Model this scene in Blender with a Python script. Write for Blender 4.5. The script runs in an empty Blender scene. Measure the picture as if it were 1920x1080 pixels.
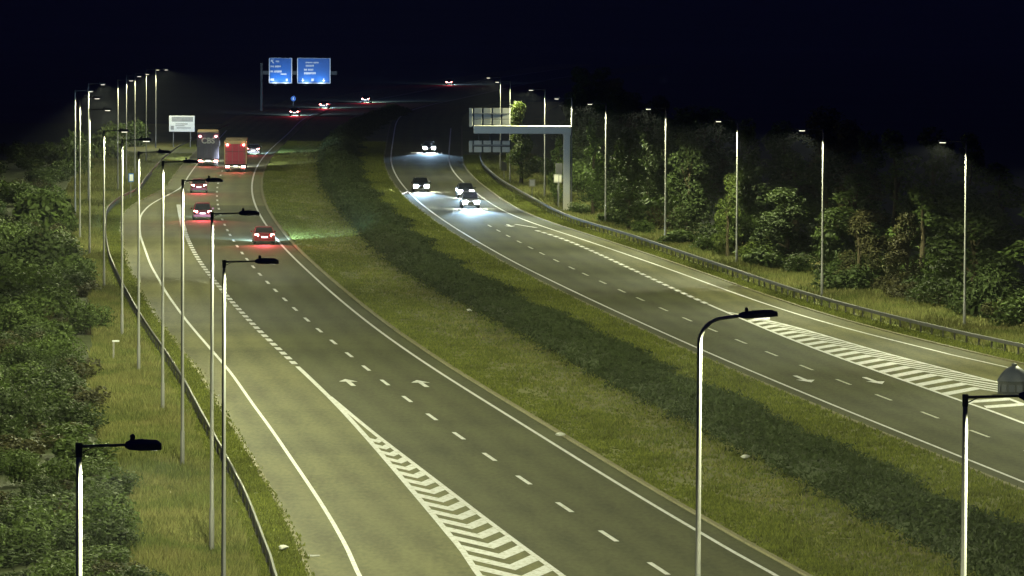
import bpy, math, random
import numpy as np
from mathutils import Matrix, Vector
random.seed(7); rng = np.random.default_rng(7)
scene = bpy.context.scene
COL = scene.collection
R = math.radians

# ------------------------------------------------------------------ camera
W, H, F = 1920.0, 1080.0, 9000.0            # photograph size and focal length in its pixels
HC, YH = 20.0, 10.0                         # camera height, horizon row
PITCH, ROLL = math.atan((540 - YH) / F), 0.005
cam_d = bpy.data.cameras.new('camera'); cam = bpy.data.objects.new('camera', cam_d); COL.objects.link(cam)
cam_d.sensor_width = 36; cam_d.lens = F * 36 / W; cam_d.clip_start = 1; cam_d.clip_end = 12000
CM = Matrix.Translation((0, 0, HC)) @ Matrix.Rotation(math.pi / 2 - PITCH, 4, 'X') @ Matrix.Rotation(ROLL, 4, 'Z')
cam.matrix_world = CM; scene.camera = cam
ROT = CM.to_3x3()
def ray(px, py):
    return ROT @ Vector(((px - W / 2) / F, -(py - H / 2) / F, -1.0))
def G(px, py, z=0.0):                       # where the line of sight meets height z
    d = ray(px, py); t = (z - HC) / d.z
    return Vector((d.x * t, d.y * t, z))
def HEIGHT(px, py, depth):                  # height of a sight line at a given depth
    d = ray(px, py); return HC + d.z * depth / d.y
def LAT(px, py, depth):
    d = ray(px, py); return d.x * depth / d.y

# ------------------------------------------------------------------ sky, faint added sun, exposure
world = bpy.data.worlds.new('World'); scene.world = world; world.use_nodes = True
wn = world.node_tree; bg = wn.nodes['Background']
sky = wn.nodes.new('ShaderNodeTexSky'); sky.sky_type = 'NISHITA'; sky.sun_disc = False
sky.sun_elevation = R(-2); sky.sun_rotation = R(200); sky.ozone_density = 10; sky.dust_density = 0.0; sky.air_density = 1.6
wn.links.new(sky.outputs[0], bg.inputs[0]); bg.inputs[1].default_value = 0.15
md = bpy.data.lights.new('fill_sun', 'SUN'); md.energy = 0.008; md.angle = R(3); md.color = (0.6, 0.7, 1.0)  # faint blue sun added as ambient fill for the trees
mo = bpy.data.objects.new('fill_sun', md); COL.objects.link(mo); mo.rotation_euler = (R(40), 0, R(200))
vs = scene.view_settings; vs.view_transform = 'Standard'; vs.look = 'None'; vs.exposure = 1.5; vs.gamma = 1.0
vs.use_curve_mapping = False
scene.cycles.use_denoising = True; scene.render.filter_size = 1.8; scene.cycles.adaptive_threshold = 0.03
scene.cycles.max_bounces = 2; scene.cycles.diffuse_bounces = 0; scene.cycles.glossy_bounces = 1; scene.cycles.transmission_bounces = 0; scene.cycles.sample_clamp_indirect = 4; scene.cycles.sample_clamp_direct = 50
LAMP_COL = (0.97, 1.0, 0.58); LAMP_W = 3150
HAZE = 0.000075; scene.cycles.volume_bounces = 0

# ------------------------------------------------------------------ materials
def mat(name, col, rough=0.6, metal=0.0, var=0.0, scale=1.0, col2=None, bump=0.0, island=0.0, emit=None, spec=0.5, detail=6, stretch=None, transl=0.0, ramp=(0.32, 0.68)):
    m = bpy.data.materials.new(name); m.use_nodes = True
    nt = m.node_tree; p = nt.nodes['Principled BSDF']
    p.inputs['Roughness'].default_value = rough; p.inputs['Metallic'].default_value = metal
    p.inputs['Specular IOR Level'].default_value = spec
    c1 = (*col, 1)
    if emit:
        p.inputs['Base Color'].default_value = c1
        p.inputs['Emission Color'].default_value = (*emit[0], 1); p.inputs['Emission Strength'].default_value = emit[1]; m.cycles.emission_sampling = 'NONE'
        return m
    if col2 is None: col2 = tuple(c * (1 - var) for c in col)
    if var or island or bump:
        tc = nt.nodes.new('ShaderNodeTexCoord'); src = tc.outputs['Object']
        if stretch:
            mp = nt.nodes.new('ShaderNodeMapping'); mp.inputs['Scale'].default_value = stretch
            nt.links.new(src, mp.inputs[0]); src = mp.outputs[0]
        nz = nt.nodes.new('ShaderNodeTexNoise'); nz.inputs['Scale'].default_value = scale; nz.inputs['Detail'].default_value = detail
        nz.inputs['Roughness'].default_value = 0.65
        nt.links.new(src, nz.inputs['Vector'])
        rp = nt.nodes.new('ShaderNodeValToRGB'); rp.color_ramp.elements[0].position = ramp[0]; rp.color_ramp.elements[1].position = ramp[1]
        rp.color_ramp.elements[0].color = (*col2, 1); rp.color_ramp.elements[1].color = c1
        nt.links.new(nz.outputs['Fac'], rp.inputs['Fac'])
        out = rp.outputs['Color']
        if island:
            ge = nt.nodes.new('ShaderNodeNewGeometry'); hs = nt.nodes.new('ShaderNodeHueSaturation')
            mr = nt.nodes.new('ShaderNodeMapRange'); mr.inputs['To Min'].default_value = 1 - island; mr.inputs['To Max'].default_value = 1 + island
            nt.links.new(ge.outputs['Random Per Island'], mr.inputs['Value']); nt.links.new(mr.outputs[0], hs.inputs['Value'])
            nt.links.new(out, hs.inputs['Color']); out = hs.outputs['Color']
        nt.links.new(out, p.inputs['Base Color'])
        if bump:
            b = nt.nodes.new('ShaderNodeBump'); b.inputs['Strength'].default_value = bump; b.inputs['Distance'].default_value = 0.1
            nt.links.new(nz.outputs['Fac'], b.inputs['Height']); nt.links.new(b.outputs[0], p.inputs['Normal'])
        if transl:
            tr = nt.nodes.new('ShaderNodeBsdfTranslucent'); mx = nt.nodes.new('ShaderNodeMixShader'); mx.inputs[0].default_value = transl
            nt.links.new(out, tr.inputs['Color']); nt.links.new(p.outputs[0], mx.inputs[1]); nt.links.new(tr.outputs[0], mx.inputs[2])
            nt.links.new(mx.outputs[0], nt.nodes['Material Output'].inputs['Surface'])
    else: p.inputs['Base Color'].default_value = c1
    return m

def asphalt(name, base):
    """tarmac: fine aggregate, broad patches, long worn streaks down the lanes, and cross bands of painted lamp light"""
    m = bpy.data.materials.new(name); m.use_nodes = True; nt = m.node_tree; p = nt.nodes['Principled BSDF']
    tc = nt.nodes.new('ShaderNodeTexCoord')
    def noise(scale, stretch, detail=4):
        mp = nt.nodes.new('ShaderNodeMapping'); mp.inputs['Scale'].default_value = stretch
        nt.links.new(tc.outputs['Object'], mp.inputs[0])
        n = nt.nodes.new('ShaderNodeTexNoise'); n.inputs['Scale'].default_value = scale; n.inputs['Detail'].default_value = detail
        nt.links.new(mp.outputs[0], n.inputs['Vector']); return n.outputs['Fac']
    fine = noise(5.0, (1, 0.30, 1), 10); pool_band = noise(0.5, (0.10, 0.22, 1), 5); patch = noise(0.22, (1, 0.16, 1), 5); streak = noise(1.1, (1, 0.012, 1), 3)  # lamp pools and the shade between them, coloured in across the lanes
    def math_(op, a, b):
        n = nt.nodes.new('ShaderNodeMath'); n.operation = op
        for i, v in enumerate((a, b)):
            if isinstance(v, (int, float)): n.inputs[i].default_value = v
            else: nt.links.new(v, n.inputs[i])
        return n.outputs[0]
    s = math_('ADD', math_('ADD', math_('MULTIPLY', fine, 0.75), math_('MULTIPLY', pool_band, 0.85)), math_('ADD', math_('MULTIPLY', patch, 0.35), math_('MULTIPLY', streak, 0.35)))
    at = nt.nodes.new('ShaderNodeAttribute'); at.attribute_name = 'across'
    trk = math_('COSINE', math_('ADD', math_('MULTIPLY', at.outputs['Fac'], 2 * math.pi / 1.8), math_('MULTIPLY', streak, 2.0)), 0.0)
    s = math_('ADD', s, math_('MULTIPLY', trk, 0.10))
    rp = nt.nodes.new('ShaderNodeValToRGB'); rp.color_ramp.elements[0].position = 0.62; rp.color_ramp.elements[1].position = 1.25
    mr = nt.nodes.new('ShaderNodeMapRange'); mr.inputs['From Min'].default_value = 0.85; mr.inputs['From Max'].default_value = 1.45
    nt.links.new(s, mr.inputs['Value'])
    rp.color_ramp.elements[0].position = 0.0; rp.color_ramp.elements[1].position = 1.0
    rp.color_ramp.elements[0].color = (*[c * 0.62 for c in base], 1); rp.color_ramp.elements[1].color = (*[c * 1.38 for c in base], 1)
    nt.links.new(mr.outputs[0], rp.inputs['Fac']); nt.links.new(rp.outputs[0], p.inputs['Base Color'])
    p.inputs['Roughness'].default_value = 0.85; p.inputs['Specular IOR Level'].default_value = 0.22
    b = nt.nodes.new('ShaderNodeBump'); b.inputs['Strength'].default_value = 0.25; b.inputs['Distance'].default_value = 0.02
    nt.links.new(fine, b.inputs['Height']); nt.links.new(b.outputs[0], p.inputs['Normal'])
    return m

M = {
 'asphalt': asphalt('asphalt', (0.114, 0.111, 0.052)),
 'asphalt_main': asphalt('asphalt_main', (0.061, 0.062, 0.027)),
 'paint': mat('road_paint', (0.70, 0.70, 0.74), 0.6, col2=(0.33, 0.32, 0.26), scale=4.5, bump=0.1, detail=12, ramp=(0.32, 0.52)),
 'paint_worn': mat('road_paint_worn', (0.52, 0.52, 0.46), 0.6, col2=(0.2, 0.19, 0.16), scale=4.5, bump=0.1, detail=12, ramp=(0.36, 0.52)),
 'kerb': mat('kerb_concrete', (0.200, 0.180, 0.088), 0.8, var=0.4, scale=2.0),
 'grass': mat('mown_grass', (0.135, 0.155, 0.024), 0.9, scale=0.30, col2=(0.085, 0.100, 0.020), bump=0.6, detail=9, stretch=(1, 0.35, 1)),
 'median': mat('median_grass', (0.140, 0.155, 0.024), 0.9, scale=0.24, col2=(0.105, 0.100, 0.027), bump=0.6, detail=9, stretch=(1, 0.22, 1)),
 'bare': mat('bare_dry_ground', (0.150, 0.135, 0.051), 0.9, scale=0.5, col2=(0.095, 0.105, 0.027), bump=0.6, detail=10, stretch=(1, 0.3, 1)),
 'drygrass': mat('dry_grass_ground', (0.200, 0.175, 0.054), 0.9, scale=0.3, col2=(0.100, 0.110, 0.026), bump=0.6, detail=9, stretch=(1, 0.3, 1)),
 'thicket': mat('thicket_floor', (0.055, 0.070, 0.016), 0.95, var=0.5, scale=0.8, bump=0.6, detail=9),
 'field': mat('field', (0.034, 0.040, 0.032), 0.95, var=0.5, scale=0.02),
 'blade': mat('grass_blade', (0.165, 0.190, 0.029), 0.8, var=0.4, scale=0.35, island=0.45, transl=0.25),
 'bladedry': mat('dry_grass_blade', (0.255, 0.235, 0.082), 0.8, scale=0.22, col2=(0.115, 0.145, 0.032), island=0.4, transl=0.25, ramp=(0.36, 0.72)),
 'hedge': mat('hedge_leaf', (0.046, 0.068, 0.016), 0.85, var=0.35, scale=0.4, island=0.22, transl=0.2),
 'leaf_a': mat('shrub_leaf', (0.092, 0.136, 0.024), 0.7, scale=0.35, col2=(0.054, 0.088, 0.018), island=0.35, transl=0.3),
 'leaf_b': mat('tree_leaf', (0.056, 0.084, 0.018), 0.7, scale=0.3, col2=(0.032, 0.052, 0.012), island=0.35, transl=0.3),
 'leaf_c': mat('bright_leaf', (0.150, 0.190, 0.037), 0.6, scale=0.4, col2=(0.065, 0.105, 0.017), island=0.45, transl=0.35),
 'leaf_d': mat('brown_leaf', (0.070, 0.058, 0.019), 0.7, scale=0.4, col2=(0.050, 0.056, 0.015), island=0.5, transl=0.3),
 'bark': mat('bark', (0.075, 0.060, 0.029), 0.9, var=0.5, scale=4, bump=0.4),
 'galv': mat('galvanised_steel', (0.27, 0.27, 0.265), 0.55, 0.15, var=0.3, scale=1.5, stretch=(1, 1, 0.3)),
 'rail': mat('barrier_steel', (0.15, 0.15, 0.145), 0.8, 0.0, var=0.3, scale=1.2),
 'rail_dark': mat('barrier_steel_dark', (0.055, 0.054, 0.050), 0.7, 0.1, var=0.4, scale=1.2),  # darker steel tone for the left barrier rail
 'post': mat('barrier_post_steel', (0.14, 0.135, 0.125), 0.6, 0.2, var=0.3, scale=2),
 'head': mat('lamp_housing', (0.075, 0.078, 0.085), 0.5, 0.2, var=0.2, scale=5),
 'lens': mat('lamp_lens', (0.8, 0.8, 0.7), 0.3, emit=((1.0, 0.96, 0.72), 0.8)),
 'lens_flat': mat('lamp_lens_flat', (0.3, 0.3, 0.25), 0.3, emit=((1.0, 0.96, 0.72), 0.5)),
 'photocell': mat('photocell', (0.03, 0.03, 0.05), 0.3),
 'gantry': mat('gantry_paint', (0.82, 0.79, 0.66), 0.6, 0.0, var=0.10, scale=0.8, stretch=(1, 1, 0.4)),
 'signback': mat('sign_back', (0.50, 0.49, 0.42), 0.6, 0.0, var=0.2, scale=1.2),
 'signbackdark': mat('sign_back_dark', (0.04, 0.04, 0.04), 0.6, var=0.3, scale=2),
 'blue': mat('sign_blue', (0.003, 0.125, 0.52), 0.45, var=0.12, scale=0.6),
 'signwhite': mat('sign_white', (0.82, 0.83, 0.84), 0.4, var=0.06, scale=1.5),
 'signgrey': mat('sign_grey', (0.34, 0.34, 0.36), 0.5, var=0.3, scale=2),
 'cabinet': mat('grey_cabinet', (0.045, 0.052, 0.075), 0.5, 0.1, var=0.15, scale=2),
 'cabdark': mat('cabinet_dark', (0.022, 0.026, 0.034), 0.5, var=0.2, scale=2),
 'concrete': mat('concrete', (0.32, 0.31, 0.28), 0.85, var=0.3, scale=2),
 'rubber': mat('tyre_rubber', (0.02, 0.02, 0.02), 0.8, var=0.3, scale=8),
 'rim': mat('alloy_rim', (0.45, 0.45, 0.46), 0.35, 0.8, var=0.2, scale=6),
 'glass': mat('car_glass', (0.012, 0.014, 0.018), 0.08, var=0.2, scale=2),
 'black': mat('black_trim', (0.02, 0.02, 0.02), 0.5, var=0.3, scale=6),
 'chrome': mat('chrome_trim', (0.6, 0.6, 0.6), 0.2, 0.9, var=0.1, scale=4),
 'plate': mat('number_plate', (0.8, 0.8, 0.74), 0.4, var=0.05, scale=6),
 'tail': mat('tail_lamp', (0.5, 0.01, 0.01), 0.3, emit=((1.0, 0.22, 0.20), 34.0)),
 'platelit': mat('lit_number_plate', (0.8, 0.8, 0.78), 0.4, emit=((0.9, 0.95, 1.0), 0.9)),
 'headlamp': mat('headlamp', (0.9, 0.9, 0.95), 0.2, emit=((0.86, 0.92, 1.0), 1600.0)),
 'headlamp_away': mat('headlamp_away', (0.9, 0.9, 0.95), 0.2, emit=((0.86, 0.92, 1.0), 40.0)),
 'redpaint': mat('red_trailer_paint', (0.46, 0.040, 0.075), 0.45, var=0.15, scale=0.8, bump=0.05),
 'greypaint': mat('grey_trailer_paint', (0.135, 0.130, 0.185), 0.45, var=0.2, scale=0.6, bump=0.05),
 'roofcover': mat('trailer_roof', (0.50, 0.36, 0.20), 0.6, var=0.3, scale=0.6),
 'tanframe': mat('trailer_frame', (0.48, 0.35, 0.20), 0.55, var=0.25, scale=1.5),
 'logo': mat('pale_lettering', (0.85, 0.85, 0.78), 0.5, var=0.1, scale=4),
 'litter': mat('white_litter', (0.7, 0.7, 0.66), 0.7, var=0.2, scale=8),
}
PAINT = {k: mat('car_paint_' + k, c, 0.28, 0.3, var=0.12, scale=1.5) for k, c in
         {'red': (0.30, 0.016, 0.035), 'maroon': (0.22, 0.014, 0.03), 'silver': (0.30, 0.31, 0.33), 'dark': (0.03, 0.032, 0.04), 'grey': (0.12, 0.12, 0.13), 'white': (0.6, 0.6, 0.6)}.items()}  # red and maroon cars: crimson tail-light glare put into the body paint

# ------------------------------------------------------------------ builders
class MB:
    def __init__(s): s.v = []; s.f = []
    def add(s, vs_, fs_):
        o = len(s.v); s.v += [tuple(x) for x in vs_]; s.f += [tuple(i + o for i in f) for f in fs_]; return s
    def box(s, x0, x1, y0, y1, z0, z1):
        return s.add([(x0, y0, z0), (x1, y0, z0), (x1, y1, z0), (x0, y1, z0), (x0, y0, z1), (x1, y0, z1), (x1, y1, z1), (x0, y1, z1)],
                     [(3, 2, 1, 0), (4, 5, 6, 7), (0, 1, 5, 4), (1, 2, 6, 5), (2, 3, 7, 6), (3, 0, 4, 7)])
    def bbox(s, x0, x1, y0, y1, z0, z1, b):
        """box with chamfered edges along every side"""
        V = []; 
        for (zz, k) in ((z0, b), (z0 + b, 0), (z1 - b, 0), (z1, b)):
            a0, a1, c0, c1 = x0 + k, x1 - k, y0 + k, y1 - k
            V += [(a0 + b, c0, zz), (a1 - b, c0, zz), (a1, c0 + b, zz), (a1, c1 - b, zz), (a1 - b, c1, zz), (a0 + b, c1, zz), (a0, c1 - b, zz), (a0, c0 + b, zz)]
        Fc = [tuple(range(7, -1, -1)), tuple(range(24, 32))]
        for r in range(3):
            for i in range(8):
                j = (i + 1) % 8; Fc.append((r * 8 + i, r * 8 + j, r * 8 + 8 + j, r * 8 + 8 + i))
        return s.add(V, Fc)
    def tube(s, pts, rads, n=10, cap=True):
        V = []; Fc = []; pts = [Vector(p) for p in pts]
        for i, p in enumerate(pts):
            t = (pts[min(i + 1, len(pts) - 1)] - pts[max(i - 1, 0)]).normalized()
            a = Vector((1, 0, 0)) if abs(t.x) < 0.8 else Vector((0, 1, 0))
            u = t.cross(a).normalized(); w = t.cross(u)
            for k in range(n):
                an = 2 * math.pi * k / n; V.append(p + (u * math.cos(an) + w * math.sin(an)) * rads[i])
        for i in range(len(pts) - 1):
            for k in range(n):
                j = (k + 1) % n; Fc.append((i * n + k, i * n + j, i * n + n + j, i * n + n + k))
        if cap: Fc += [tuple(range(n - 1, -1, -1)), tuple(range((len(pts) - 1) * n, len(pts) * n))]
        return s.add(V, Fc)
    def lathe(s, prof, n=20, c=(0, 0, 0)):
        V = []; Fc = []
        for (r, z) in prof:
            for k in range(n):
                a = 2 * math.pi * k / n; V.append((c[0] + r * math.cos(a), c[1] + r * math.sin(a), c[2] + z))
        for i in range(len(prof) - 1):
            for k in range(n):
                j = (k + 1) % n; Fc.append((i * n + k, i * n + j, i * n + n + j, i * n + n + k))
        Fc += [tuple(range(n - 1, -1, -1)), tuple(range((len(prof) - 1) * n, len(prof) * n))]
        return s.add(V, Fc)
    def loft(s, secs):
        n = len(secs[0]); V = [p for q in secs for p in q]; Fc = []
        for i in range(len(secs) - 1):
            for k in range(n):
                j = (k + 1) % n; Fc.append((i * n + k, i * n + j, i * n + n + j, i * n + n + k))
        Fc += [tuple(range(n - 1, -1, -1)), tuple(range((len(secs) - 1) * n, len(secs) * n))]
        return s.add(V, Fc)
    def xcyl(s, x0, x1, y, z, r, n=18):
        return s.tube([(x0, y, z), (x1, y, z)], [r, r], n)
    def mesh(s, name, m, smooth=False):
        me = bpy.data.meshes.new(name); me.from_pydata(s.v, [], s.f); me.materials.append(m)
        if smooth:
            for p in me.polygons: p.use_smooth = True
            try: me.set_sharp_from_angle(angle=R(40))
            except Exception: pass
        me.update(); return me
    def build(s, name, m, parent=None, smooth=False, loc=None):
        return link(name, s.mesh(name, m, smooth), parent, loc)

def link(name, me, parent=None, loc=None):
    o = bpy.data.objects.new(name, me); COL.objects.link(o)
    if parent: o.parent = parent
    if loc is not None: o.location = loc
    return o
def tag(o, label=None, cat=None, group=None, kind=None):
    if label: o['label'] = label
    if cat: o['category'] = cat
    if group: o['group'] = group
    if kind: o['kind'] = kind
    return o
def thing(name, label, cat, loc=(0, 0, 0), rz=0.0, group=None):
    e = bpy.data.objects.new(name, None); COL.objects.link(e); e.empty_display_size = 0.3
    e.location = loc; e.rotation_euler = (0, 0, rz); return tag(e, label, cat, group)
def copy_part(src, parent):
    c = src.copy(); COL.objects.link(c); c.parent = parent; return c
ORD = ['first', 'second', 'third', 'fourth', 'fifth', 'sixth', 'seventh', 'eighth', 'ninth', 'tenth', 'eleventh', 'twelfth',
       'thirteenth', 'fourteenth', 'fifteenth', 'sixteenth', 'seventeenth', 'eighteenth']
def npmesh(name, verts, tris_n, m, k=3):
    """fast mesh of separate k-gons: verts (n*k,3)"""
    n = len(verts) // k
    me = bpy.data.meshes.new(name); me.vertices.add(n * k); me.vertices.foreach_set('co', np.asarray(verts, np.float32).ravel())
    me.loops.add(n * k); me.loops.foreach_set('vertex_index', np.arange(n * k, dtype=np.int32))
    me.polygons.add(n); me.polygons.foreach_set('loop_start', np.arange(0, n * k, k, dtype=np.int32))
    me.materials.append(m); me.update(calc_edges=True); return me

# ------------------------------------------------------------------ traced lines, as lateral position over depth
YS = np.arange(36.0, 1700.0, 4.0)
def line(px, z=0.0, far=None, sig=1.6):
    P = sorted([(lambda g: (g.y, g.x))(G(x, y, z)) for x, y in px] + (far or []))
    y = np.array([p[0] for p in P]); x = np.array([p[1] for p in P])
    v = np.interp(YS, y, x)
    k = min(4, len(y) - 1)
    s0 = (x[k] - x[0]) / (y[k] - y[0]); v[YS < y[0]] = x[0] + s0 * (YS[YS < y[0]] - y[0])
    s1 = (x[-1] - x[-2]) / (y[-1] - y[-2]); v[YS > y[-1]] = x[-1] + s1 * (YS[YS > y[-1]] - y[-1])
    out = v.copy()
    for i in range(len(YS)):                    # smoothing that widens with distance
        s = sig * 4 * (1 + YS[i] / 220.0); w = np.exp(-0.5 * ((YS - YS[i]) / s) ** 2)
        if 8 < i < len(YS) - 8:
            out[i] = np.sum(w * (v - (YS - YS[i]) * 0)) / np.sum(w)
    lo = YS < y[0] + 10
    out[lo] = v[lo]
    return lambda q: np.interp(q, YS, out)

FARC = [(820, -36.5), (887, -37.0), (957, -34.0), (1011, -29.0), (1120, -21.0), (1241, -12.0), (1400, 3.0), (1700, 34.0)]
sh = lambda o: [(a, b + o) for a, b in FARC]
L1 = line([(673, 1080), (646, 1018), (619, 971), (591, 927), (564, 887), (538, 849), (508, 804), (477, 763), (433, 699), (394, 654), (350, 603), (311, 549), (295, 519), (283, 500), (262, 440), (262, 405), (280, 384), (342, 352), (352, 332), (370, 307)], far=sh(-11.0), sig=0.6)
L5 = line([(1455, 1080), (1310, 1000), (1120, 885), (1019, 821), (926, 763), (832, 705.5), (764, 660), (690, 607), (610, 540), (570, 502), (530, 465), (500, 425), (482, 397), (471, 365), (472, 337), (481, 311), (496, 291), (515, 272), (540, 252)], far=FARC)
L2 = line([(898, 1080), (852, 1010), (793, 946), (747, 889), (688, 821), (618, 744), (560, 690), (476, 612), (453, 586), (433, 565), (417, 546), (397, 521), (380, 500), (365, 477), (350, 445), (340, 415), (335, 385)], sig=1.2)
L3 = line([(1054, 1080), (949, 1004), (848, 926), (754, 854), (696, 810), (618, 744)], sig=0.8)
LD_PX = [(1335, 1132), (1235, 1067), (1140, 1006), (1057, 952), (982, 901), (917, 857.5), (859, 818), (808, 782.5), (762, 749), (721, 718), (686, 691), (653, 666), (625, 642), (598, 620), (574, 600), (551, 580), (533, 562), (517, 545), (500, 530), (486, 515), (474, 501), (462, 487), (452, 475), (445, 462), (437, 452), (430, 441), (425, 432), (420, 422), (416, 412), (412, 402), (409, 392), (407, 384), (406, 376), (406, 368), (406, 360), (406, 352), (407, 344), (410, 336), (414, 329), (417, 321)]
LD = line(LD_PX[1:])
LB = line([(518, 1080), (508, 1041), (487, 988), (464, 926), (431, 864), (393, 797), (372, 760), (350, 717), (305, 647), (286, 622), (255, 574), (226, 522), (205, 476), (197, 430), (199, 388), (225, 366), (257, 354), (270, 335), (305, 295), (335, 272), (370, 257)], z=0.7, sig=0.6)
R1 = line([(1920, 905), (1680, 808), (1585, 771), (1508, 738), (1414, 699), (1321, 660), (1233, 619.6), (1160, 587), (1095, 557), (1030, 524.5), (965, 494.6), (900, 455.5), (857, 432), (822, 407), (790, 385), (765, 360), (744, 335), (731, 304)], far=sh(16.5))
RD_PX = [(1940, 853), (1837, 814), (1742, 779), (1657, 746), (1580, 717), (1510, 690), (1447, 664), (1388, 641), (1334, 619), (1287, 599.5), (1242, 580.5), (1201, 561.5), (1164, 546), (1130, 530), (1097, 515), (1070, 503), (1041, 489), (1016, 476), (994, 465), (971.6, 454), (952, 443), (934, 433), (918, 424)]
RD = line(RD_PX[1:])
RN = line([(1920, 795), (1847, 767), (1790, 750), (1697, 713), (1613, 687), (1533, 657), (1480, 637), (1390, 598), (1362, 586), (1300, 560), (1240, 531), (1180, 503), (1130, 480), (1075, 455), (1040, 440), (1008, 432)], sig=1.2)
RF = line([(1925, 737), (1870, 717), (1813, 703), (1757, 687), (1680, 670), (1613, 650), (1547, 630), (1460, 603), (1362, 585)], sig=0.8)
R5 = line([(1870, 685), (1780, 665), (1697, 647), (1613, 623), (1533, 605), (1480, 588), (1413, 563), (1347, 540), (1264.6, 507.6), (1199.5, 485.5), (1134, 464.6), (1098, 450), (1056, 436), (1004, 423), (965, 409), (926, 388), (892, 362), (860, 336), (840, 310)], far=sh(26.0))
RB = line([(1920, 645), (1806, 621), (1698, 598), (1617, 575), (1541, 558), (1481, 538), (1400, 511), (1330, 487), (1264.6, 466), (1199, 442.5), (1134, 424), (1069, 406), (1037, 390), (1000, 370), (965, 351), (935, 334), (902, 304)], z=0.7, far=sh(30.5), sig=1.0)
HL = line([(1663, 994), (1546, 932), (1430, 870), (1321, 815), (1197, 749), (1080, 691), (1003, 644), (910, 594), (801, 539), (723, 489), (649, 407), (606, 349), (600, 310), (610, 265)], far=[(820, -26.5), (1011, -20), (1241, -3)])

# ------------------------------------------------------------------ the setting: ground, carriageways, verges, kerbs
def strip(name, fa, fb, y0, y1, z, m, parent=None, step=4.0, nx=1, za=0, zb=0):
    ys = np.arange(y0, y1 + 0.01, (y1 - y0) / max(1, round((y1 - y0) / step)))
    V = []; Fc = []
    for y in ys:
        a, b = float(fa(y)), float(fb(y))
        for k in range(nx + 1):
            V.append((a + (b - a) * k / nx, y, z))
    n = nx + 1
    for i in range(len(ys) - 1):
        for k in range(nx): Fc.append((i * n + k, i * n + k + 1, i * n + n + k + 1, i * n + n + k))
    o = MB().add(V, Fc).build(name, m, parent)
    if 'asphalt' in m.name:
        at = o.data.attributes.new('across', 'FLOAT', 'POINT'); W_ = []
        for y in ys:
            a, b = float(fa(y)), float(fb(y))
            W_ += [(b - a) * (k / nx - (1 if 'main' in name or 'left' in name else 0)) for k in range(nx + 1)]
        at.data.foreach_set('value', np.array(W_, np.float32))
    return o
off = lambda f, o: (lambda y: f(y) + o)

gr = MB().add([(-3400, -200, 0), (3400, -200, 0), (3400, 4000, 0), (-3400, 4000, 0)], [(0, 1, 2, 3)]).build('ground', M['field'])
tag(gr, kind='structure')
hv = []; hf = []; nh = 60  # distant rise added to hide the sky above the horizon
for i in range(nh + 1):
    a = R(-60 + 120 * i / nh); hh = 32 + 3 * math.sin(i * .7) + 2 * math.sin(i * 1.9 + 1)
    for (rr_, z_) in ((2300, -2), (2700, hh * .55), (3200, hh), (3800, -2)): hv.append((rr_ * math.sin(a), rr_ * math.cos(a), z_))
for i in range(nh):
    for k in range(3): hf.append((i * 4 + k, i * 4 + 4 + k, i * 4 + 5 + k, i * 4 + 1 + k))
tag(MB().add(hv, hf).build('sky_screen_hills', M['field']), kind='structure')
lb_px = [(310, 1080), (290, 1000), (255, 880), (205, 770), (200, 690), (212, 640), (200, 570), (190, 520), (150, 440), (135, 390), (150, 340), (185, 300), (230, 262)]
LS = line(lb_px, sig=0.7)
lt = strip('thicket_ground', off(LS, -26), off(LS, 0.9), 36, 800, 0.004, M['thicket']); tag(lt, kind='structure')
lv = strip('left_verge', off(LS, -0.6), off(L1, -1.4), 36, 800, 0.008, M['drygrass']); tag(lv, kind='structure')
lv2 = strip('left_verge_mown', off(LB, -1.2), off(L1, -1.5), 36, 1000, 0.013, M['grass']); tag(lv2, kind='structure')
mv = strip('median_ground', off(L5, 0.9), off(R1, -0.6), 36, 1000, 0.006, M['median'], nx=4); tag(mv, kind='structure')
mb_ = strip('median_dry_strip', off(HL, -4.4), off(HL, 1.0), 36, 700, 0.012, M['bare'], nx=2); tag(mb_, kind='structure')
rv = strip('right_verge', off(R5, 1.4), off(RB, 12), 36, 1000, 0.006, M['drygrass']); tag(rv, kind='structure')
rv2 = strip('right_verge_mown', off(R5, 1.5), off(RB, 0.6), 36, 1000, 0.011, M['grass']); tag(rv2, kind='structure')
# left carriageway is wide where the slip road joins, narrow beyond
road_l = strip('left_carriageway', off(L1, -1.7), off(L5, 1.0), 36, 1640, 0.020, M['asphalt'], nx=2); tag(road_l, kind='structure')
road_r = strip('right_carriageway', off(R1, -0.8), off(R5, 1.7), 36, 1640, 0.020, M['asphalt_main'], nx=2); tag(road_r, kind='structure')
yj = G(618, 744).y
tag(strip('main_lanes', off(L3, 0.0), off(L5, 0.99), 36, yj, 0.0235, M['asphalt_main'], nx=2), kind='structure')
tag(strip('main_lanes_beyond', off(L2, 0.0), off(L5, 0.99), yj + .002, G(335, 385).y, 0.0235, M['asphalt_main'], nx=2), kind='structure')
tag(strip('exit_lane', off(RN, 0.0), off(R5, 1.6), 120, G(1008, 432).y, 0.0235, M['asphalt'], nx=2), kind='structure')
gore = strip('gore_verge', off(L2, 1.0), off(L3, -1.0), 40, 140, 0.030, M['grass']); tag(gore, kind='structure')
def kerb(name, f, w, h, y0, y1):
    ys = np.arange(y0, y1, 6.0); secs = []
    for y in ys:
        x = float(f(y)); secs.append([(x, y, 0.0), (x, y, h - 0.02), (x + 0.02, y, h), (x + w, y, h), (x + w, y, 0.0)])
    return tag(MB().loft(secs).build(name, M['kerb']), kind='structure')
kerb('median_kerb', off(L5, 0.96), 0.22, 0.10, 40, 900)
kerb('median_kerb_far_side', off(R1, -1.0), 0.22, 0.05, 40, 800)
kerb('right_kerb', off(R5, 1.66), 0.2, 0.09, 200, 800)
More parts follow.
